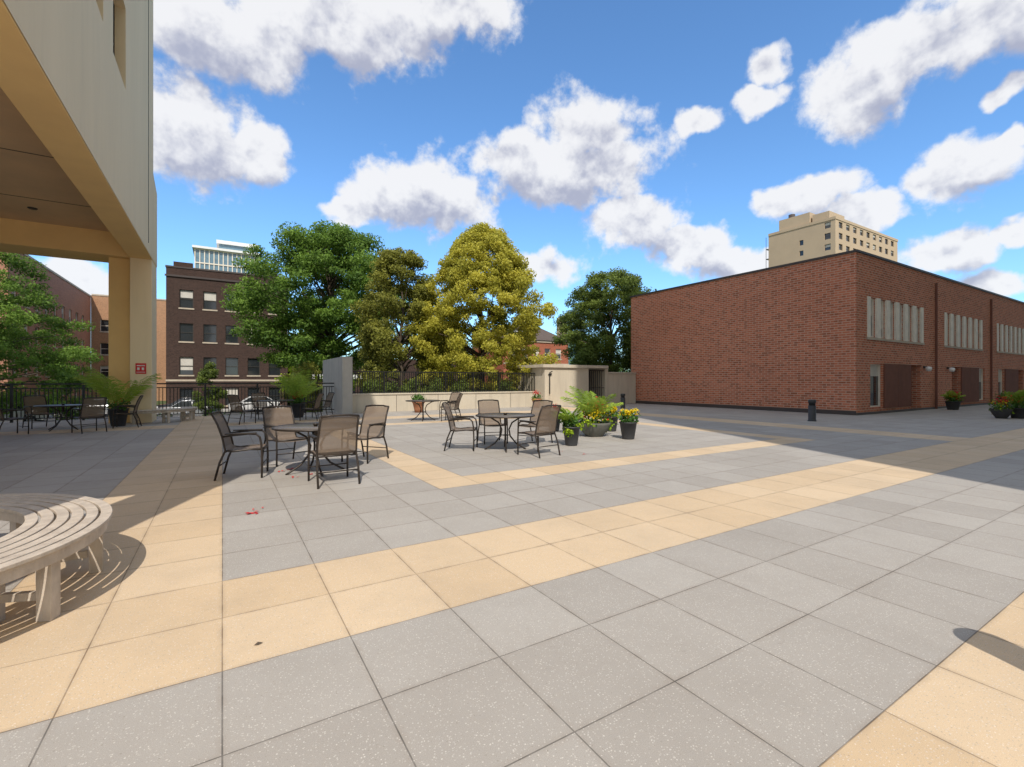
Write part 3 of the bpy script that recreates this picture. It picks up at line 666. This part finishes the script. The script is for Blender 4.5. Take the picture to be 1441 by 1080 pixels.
def blades(n,length,mat,name,parent,seed,z0=0,w=.03,spread=1.0,leaflets=True):
    r=random.Random(seed); V=[];F=[];Tn=[]
    for i in range(n):
        a=r.uniform(0,6.28); el=r.uniform(.95,1.5); L=length*r.uniform(.7,1.15); p=Vector((r.uniform(-.05,.05),r.uniform(-.05,.05),z0)); d0=Vector((math.cos(a)*math.cos(el)*spread,math.sin(a)*math.cos(el)*spread,math.sin(el))).normalized()
        pts=[p.copy()]; d=d0.copy(); ns=10
        for k in range(ns):
            p=p+d*L/ns; pts.append(p.copy()); d=(d+Vector((math.cos(a)*.05,math.sin(a)*.05,-.11*(.2+k/ns)))).normalized()
        side=Vector((-math.sin(a),math.cos(a),0)); tn=r.uniform(.2,.9)
        for k in range(ns):
            t=(pts[k+1]-pts[k]).normalized(); ww=.006; w2=.006
            b=len(V); V+=[pts[k]-side*ww,pts[k]+side*ww,pts[k+1]+side*w2,pts[k+1]-side*w2]; F.append((b,b+1,b+2,b+3)); Tn.append(tn)
            if leaflets and k>=2:
                for m in (0,.33,.66):
                    q=pts[k].lerp(pts[k+1],m); ll=.34*L*math.sin(math.pi*min(1,(k+m+.3)/(ns+1)))**.7
                    for s in(-1,1):
                        dd=(side*s+t*.9+Vector((0,0,-.15+r.uniform(-.15,.15)))).normalized(); mid=q+dd*ll*.5+Vector((0,0,.02)); end=q+dd*ll-Vector((0,0,ll*.15)); wv=t*.016
                        b=len(V); V+=[q,mid-wv,end,mid+wv]; F.append((b,b+1,b+2,b+3)); Tn.append(tn+r.uniform(-.2,.2))
    me=bpy.data.meshes.new(name); me.from_pydata([tuple(v) for v in V],[],F); at=me.attributes.new('tone','FLOAT','FACE'); at.data.foreach_set('value',np.clip(np.array(Tn,dtype=np.float32),0,1)); me.materials.append(MAT[mat])
    o=bpy.data.objects.new(name,me); scene.collection.objects.link(o); o.parent=parent
def bush(parent,name,n,r,c,mat,leaf,seed,h=.7,up=.5):
    g=np.random.default_rng(seed); d=g.normal(size=(n,3)); d/=np.linalg.norm(d,axis=1)[:,None]
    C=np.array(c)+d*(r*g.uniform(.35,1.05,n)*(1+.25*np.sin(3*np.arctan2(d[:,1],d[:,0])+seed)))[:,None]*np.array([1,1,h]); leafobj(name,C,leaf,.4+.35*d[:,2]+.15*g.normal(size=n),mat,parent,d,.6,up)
def potted(name,x,y,kind,pr,ph,potk='pot',seed=0,palm=0,lime=0,yel=0,red=0,green=250,wht=0):
    e=empty(name,(x*H,y*H,0),seed); mb=MB()
    if kind=='tall': prof=[(.001,0),(pr*.68,0),(pr*.7,.02),(pr*.98,ph-.03),(pr*1.04,ph-.03),(pr*1.04,ph),(pr*.93,ph),(pr*.9,ph-.05)]
    elif kind=='bowl': prof=[(.001,0),(pr*.5,0),(pr*.55,.03),(pr*.85,ph*.45),(pr*1.0,ph*.85),(pr*1.03,ph),(pr*.96,ph),(pr*.93,ph-.05)]
    else: prof=[(.001,0),(pr*.6,0),(pr*.72,ph*.3),(pr*.95,ph*.82),(pr*1.08,ph*.84),(pr*1.08,ph),(pr*.95,ph),(pr*.9,ph-.06)]
    mb.lathe(prof,potk); mb.lathe([(.001,ph-.055),(pr*.93,ph-.05)],'soil'); mb.obj('pot',e)
    z=ph
    if green: bush(e,'leaves',green,pr*1.15,(0,0,z+.1),'L_bush',.09,seed+1)
    if lime: 
        for k in range(3):
            a=seed+k*2.1; bush(e,'lime_leaves',lime//3,pr*.6,(math.cos(a)*pr*.8,math.sin(a)*pr*.8,z-.0-.05*k),'L_lime',.08,seed+2+k)
    if yel:
        for k in range(3):
            a=seed*1.7+k*2.1+1; bush(e,'yellow_flowers',yel//2,pr*.5,(math.cos(a)*pr*.65,math.sin(a)*pr*.65,z+.22),'F_yel',.065,seed+6+k,1.0,.8)
    if red: bush(e,'red_flowers',red,pr*.85,(.05,0,z+.32),'F_red',.07,seed+9,.8)
    if wht: bush(e,'white_flowers',wht,pr*.9,(0,-.05,z+.14),'F_wht',.04,seed+10,.8)
    if palm: blades(16,palm,'L_palm','fronds',e,seed+11,z-.05)
    return e
def ph(px,py):
    r=(px-720.5)/660; d=660/(py-536); l=r*d; return (.5255*d+.8508*l,.8508*d-.5255*l)
potted('potted_palm',-1.95,13.35,'tall',.26,.55,seed=1,palm=1.5,red=30)
potted('potted_palm',1.75,13.9,'tall',.27,.55,seed=2,palm=1.3,red=240,green=300)
potted('terracotta_flower_pot',5.25,14.1,'terra',.27,.52,'terra',seed=3,green=420)
potted('terracotta_flower_pot',9.9,14.3,'terra',.25,.48,'terra',seed=4,green=150,lime=160,red=70)
potted('flower_bowl',*ph(836,614),'bowl',.42,.36,'bowl',seed=5,palm=1.0,lime=200,yel=200,green=300,red=130)
potted('flower_pot',*ph(804,627),'tall',.19,.42,seed=6,lime=300,green=200,palm=.5)
potted('flower_pot',*ph(884,618),'tall',.21,.42,seed=8,yel=220,green=300,wht=30)
potted('flower_pot',*ph(860,607),'tall',.2,.42,seed=9,lime=160,yel=200,green=120)
potted('flower_pot',*ph(781,607),'tall',.16,.36,seed=13,green=160,red=60)
potted('flower_pot',*ph(1341,577),'tall',.3,.42,seed=10,green=300,red=120,yel=30,palm=.6)
potted('flower_bowl',*ph(1409,589),'bowl',.30,.36,'pot',seed=11,yel=60,green=350,red=80,lime=100)
potted('flower_pot',*ph(1434,589),'tall',.30,.40,seed=12,green=350,palm=.8,red=60)
potted('flower_pot',*ph(1412,571),'tall',.3,.42,seed=14,green=300)
mb=MB()
rr=random.Random(3)
for (px,py,n,s) in ((354,723,7,.03),(410,661,8,.03),(398,664,4,.028),(440,668,4,.025),(415,672,3,.025),(362,716,2,.02),(820,640,3,.025),(790,636,2,.02)):
    x,y=ph(px,py)
    for _ in range(n):
        a=rr.uniform(0,6.28); cx=x*H+rr.uniform(-.06,.06); cy=y*H+rr.uniform(-.06,.06)
        mb.face([(cx+s*math.cos(a+k*1.57)*(1 if k%2 else .6),cy+s*math.sin(a+k*1.57)*(1 if k%2 else .6),.004+rr.uniform(0,.014)) for k in range(4)],'red')
mb.obj('fallen_petals')
mb=MB(); x,y=ph(363,908); mb.face([(x*H-.02,y*H,.004),(x*H,y*H-.01,.008),(x*H+.025,y*H+.004,.006),(x*H,y*H+.012,.012)],'bark'); mb.obj('fallen_leaf')

# ---------------------------------------------------------------- cars
def car(x,y,paint,rot=0,name='parked_car'):
    e=empty(name,(x*H,y*H,GZ+.004),rot); mb=MB(); wd=.88
    prof=[(-2.2,.35),(-2.25,.6),(-2.2,.85),(-1.6,.92),(-1.05,.97),(1.25,.98),(1.9,.95),(2.15,.88),(2.2,.55),(2.15,.32)]
    def ring(s): return [(p[0],s*(wd-(.06 if p[1]>.9 else 0)),p[1]) for p in prof]
    A=ring(-1);B=ring(1)
    for i in range(len(prof)-1): mb.face([A[i],A[i+1],B[i+1],B[i]],paint,False)
    mb.face(A,paint); mb.face(B,paint); mb.face([A[0],A[-1],B[-1],B[0]],'tyre')
    cab=[(-1.15,.965),(-.45,1.42),(.95,1.45),(1.75,.975)]
    C=[(p[0],-(.80 if p[1]<1 else .62),p[1]) for p in cab]; D=[(p[0],-p_[1],p[1]) for p,p_ in zip(cab,C)]
    mb.face([C[0],C[1],D[1],D[0]],'glass'); mb.face([C[1],C[2],D[2],D[1]],paint); mb.face([C[2],C[3],D[3],D[2]],'glass'); mb.face(C,'glass'); mb.face(D,'glass')
    for s in (-1,1):
        for (a,b) in (((-1.15,.8,.965),(-.45,.62,1.42)),((.25,.81,.965),(.25,.63,1.44)),((1.75,.8,.975),(.95,.62,1.45)),((-.45,.62,1.42),(.95,.62,1.45))):
            mb.tube([(a[0],s*a[1],a[2]),(b[0],s*b[1],b[2])],.03,paint,6)
    mb.obj('body',e,.03)
    mb=MB()
    for wx in(-1.38,1.38):
        for s in(-1,1):
            mb.tube([(wx,s*.70,.32),(wx,s*.90,.32)],.32,'tyre',20); mb.tube([(wx,s*.90,.32),(wx,s*.915,.32)],.2,'chrome',16)
    mb.obj('wheels',e)
    mb=MB(); 
    for s in(-1,1): mb.box(-2.25,-2.1,s*.75-.14,s*.75+.14,.62,.76,'lamp'); mb.box(2.1,2.22,s*.75-.1,s*.75+.1,.62,.78,'red')
    mb.obj('lamps',e)
for (x,y,p) in ((-19,36.6,'paint_s'),(-14.5,36.6,'paint_k'),(-10.6,36.6,'paint_w'),(-6.5,36.6,'paint_s'),(-1.9,36.6,'paint_k'),(1.9,36.6,'paint_w'),(-8.8,31.9,'paint_w'),(-1.6,31.9,'paint_s')): car(x,y,p)

# ---------------------------------------------------------------- sun, sky, clouds
sd=Vector((.36,.84,-1)).normalized()
L=bpy.data.lights.new('sun','SUN'); L.energy=4.1; L.angle=math.radians(.5); L.color=(1,.93,.83)
lo=bpy.data.objects.new('sun',L); lo.rotation_euler=sd.to_track_quat('-Z','Y').to_euler(); scene.collection.objects.link(lo)
w=bpy.data.worlds.new('World'); scene.world=w; w.name='sky'; w.use_nodes=True; nt=w.node_tree
try: w.cycles.sampling_method='NONE'
except Exception as ex: print('ws',ex)
bg=nt.nodes['Background']; bg.inputs[1].default_value=.15
sky=N(nt,'ShaderNodeTexSky',sky_type='NISHITA'); sky.sun_disc=False; sky.sun_elevation=math.asin(-sd.z); sky.sun_rotation=math.atan2(-sd.x,-sd.y)
sky.altitude=100; sky.air_density=1.0; sky.dust_density=.6; sky.ozone_density=2.0
tc=N(nt,'ShaderNodeTexCoord').outputs['Generated']
nv=N(nt,'ShaderNodeVectorMath',operation='NORMALIZE'); nt.links.new(tc,nv.inputs[0]); D=nv.outputs[0]
sp=N(nt,'ShaderNodeSeparateXYZ'); nt.links.new(D,sp.inputs[0])
az=M(nt,'ARCTAN2',sp.outputs[0],sp.outputs[1]); el=M(nt,'ARCSINE',sp.outputs[2])
def wv(scale,detail,amp,r=.55):
    n=N(nt,'ShaderNodeTexNoise'); n.inputs['Scale'].default_value=scale; n.inputs['Detail'].default_value=detail; n.inputs['Roughness'].default_value=r; nt.links.new(D,n.inputs['Vector'])
    s=N(nt,'ShaderNodeVectorMath',operation='SUBTRACT'); nt.links.new(n.outputs['Color'],s.inputs[0]); s.inputs[1].default_value=(.5,.5,.5)
    m=N(nt,'ShaderNodeVectorMath',operation='SCALE'); nt.links.new(s.outputs[0],m.inputs[0]); m.inputs['Scale'].default_value=amp; return m.outputs[0]
cb=N(nt,'ShaderNodeCombineXYZ'); nt.links.new(az,cb.inputs[0]); nt.links.new(el,cb.inputs[1])
ad=N(nt,'ShaderNodeVectorMath',operation='ADD'); nt.links.new(cb.outputs[0],ad.inputs[0]); nt.links.new(wv(13,3,.07),ad.inputs[1])
P0=N(nt,'ShaderNodeVectorMath',operation='MULTIPLY'); nt.links.new(ad.outputs[0],P0.inputs[0]); P0.inputs[1].default_value=(1,1,0); P0=P0.outputs[0]
def azel(px,py):
    v=Vector((.5255,.8508,0))+Vector((.8508,-.5255,0))*((px-720.5)/660)+Vector((0,0,(536-py)/660)); v.normalize(); return math.atan2(v.x,v.y),math.asin(v.z)
CL=[(300,45,190,85),(470,35,190,70),(620,5,130,62),(265,185,135,82),(345,215,82,50),(590,275,120,55),(795,240,150,60),(820,190,90,66),(715,225,85,45),(485,302,40,20),
(900,312,85,42),(975,345,72,40),(1045,372,60,28),(762,378,58,32),(1310,75,170,68),(1225,125,110,60),(1400,15,110,65),(980,172,34,24),(1082,92,30,34),(1070,143,40,24),(1415,125,50,18),
(1360,240,95,46),(1310,255,52,30),(1130,282,84,30),(1210,298,70,24),(1335,352,78,32),(1410,402,68,22),(110,392,80,30),(1435,325,26,22),(1425,200,34,16)]
def field(P,L):
    acc=None
    for (px,py,rx,ry) in L:
        rx*=1.10; ry*=1.12
        a,b=azel(px,py); a1,_=azel(px+rx,py); a0,_=azel(px-rx,py); _,b1=azel(px,py-ry); _,b0=azel(px,py+ry)
        ra=(a1-a0)/2; rb=(b1-b0)/2
        s=N(nt,'ShaderNodeVectorMath',operation='MULTIPLY_ADD'); nt.links.new(P,s.inputs[0]); s.inputs[1].default_value=(1/ra,1/rb,0); s.inputs[2].default_value=(-a/ra,-b/rb,0)
        l=N(nt,'ShaderNodeVectorMath',operation='LENGTH'); nt.links.new(s.outputs[0],l.inputs[0])
        v=l.outputs['Value']
        acc=v if acc is None else M(nt,'MINIMUM',acc,v)
    return M(nt,'SUBTRACT',1,acc)
f0=field(P0,CL)
up=N(nt,'ShaderNodeVectorMath',operation='ADD'); nt.links.new(P0,up.inputs[0]); up.inputs[1].default_value=(-.02,.05,0)
f1=field(up.outputs[0],[c for c in CL if c[2]>60])
# unseen cumulus overhead and behind the camera, added to brighten the ambient light
dF=M(nt,'ADD',M(nt,'MULTIPLY',sp.outputs[0],.5255),M(nt,'MULTIPLY',sp.outputs[1],.8508))
rest=M(nt,'MAXIMUM',ramp(nt,sp.outputs[2],.70,.82),ramp(nt,dF,.42,.25))
nb_=noise(nt,D,2.6,2,.5)
gen=M(nt,'MULTIPLY',rest,M(nt,'MULTIPLY',M(nt,'SUBTRACT',nb_,.36),3.2))
gen=M(nt,'SUBTRACT',gen,M(nt,'MULTIPLY',M(nt,'SUBTRACT',1,rest),2))
f0=M(nt,'MAXIMUM',f0,M(nt,'MINIMUM',gen,.8))
n1=noise(nt,D,11,7,.6)
nd=M(nt,'MULTIPLY',M(nt,'SUBTRACT',n1,.5),1.9)
dens=M(nt,'ADD',f0,nd)
dm=N(nt,'ShaderNodeMapRange',interpolation_type='SMOOTHSTEP'); nt.links.new(dens,dm.inputs[0]); dm.inputs[1].default_value=0; dm.inputs[2].default_value=.40
under=M(nt,'MAXIMUM',-.4,M(nt,'SUBTRACT',f1,f0))
mv=N(nt,'ShaderNodeVectorMath',operation='ADD'); nt.links.new(D,mv.inputs[0]); mv.inputs[1].default_value=(-.012,-.012,.022)
n2=noise(nt,mv.outputs[0],11,4,.6)
rel=M(nt,'MULTIPLY',M(nt,'SUBTRACT',n2,n1),2.8)
sh=N(nt,'ShaderNodeMapRange',interpolation_type='SMOOTHSTEP'); nt.links.new(M(nt,'ADD',M(nt,'ADD',M(nt,'MULTIPLY',under,1.2),rel),M(nt,'MULTIPLY',f0,.75)),sh.inputs[0]); sh.inputs[1].default_value=-.05; sh.inputs[2].default_value=1.0
ccol=mixc(nt,sh.outputs[0],(6.2,6.2,6.3),(2.95,3.1,3.9))
skyc=mixc(nt,1.0,sky.outputs[0],(.92,1.30,1.58),'MULTIPLY')
fin=mixc(nt,M(nt,'MULTIPLY',dm.outputs[0],.95),skyc,ccol)
nt.links.new(fin,bg.inputs[0])

cam=bpy.data.cameras.new('camera'); cam.sensor_width=36; cam.lens=36*660/1441; cam.clip_end=6000; cam.clip_start=.05; cam.shift_y=-.0028
co=bpy.data.objects.new('camera',cam); co.location=(0,0,H); co.rotation_euler=(math.radians(90),0,math.radians(-31.7)); scene.collection.objects.link(co); scene.camera=co
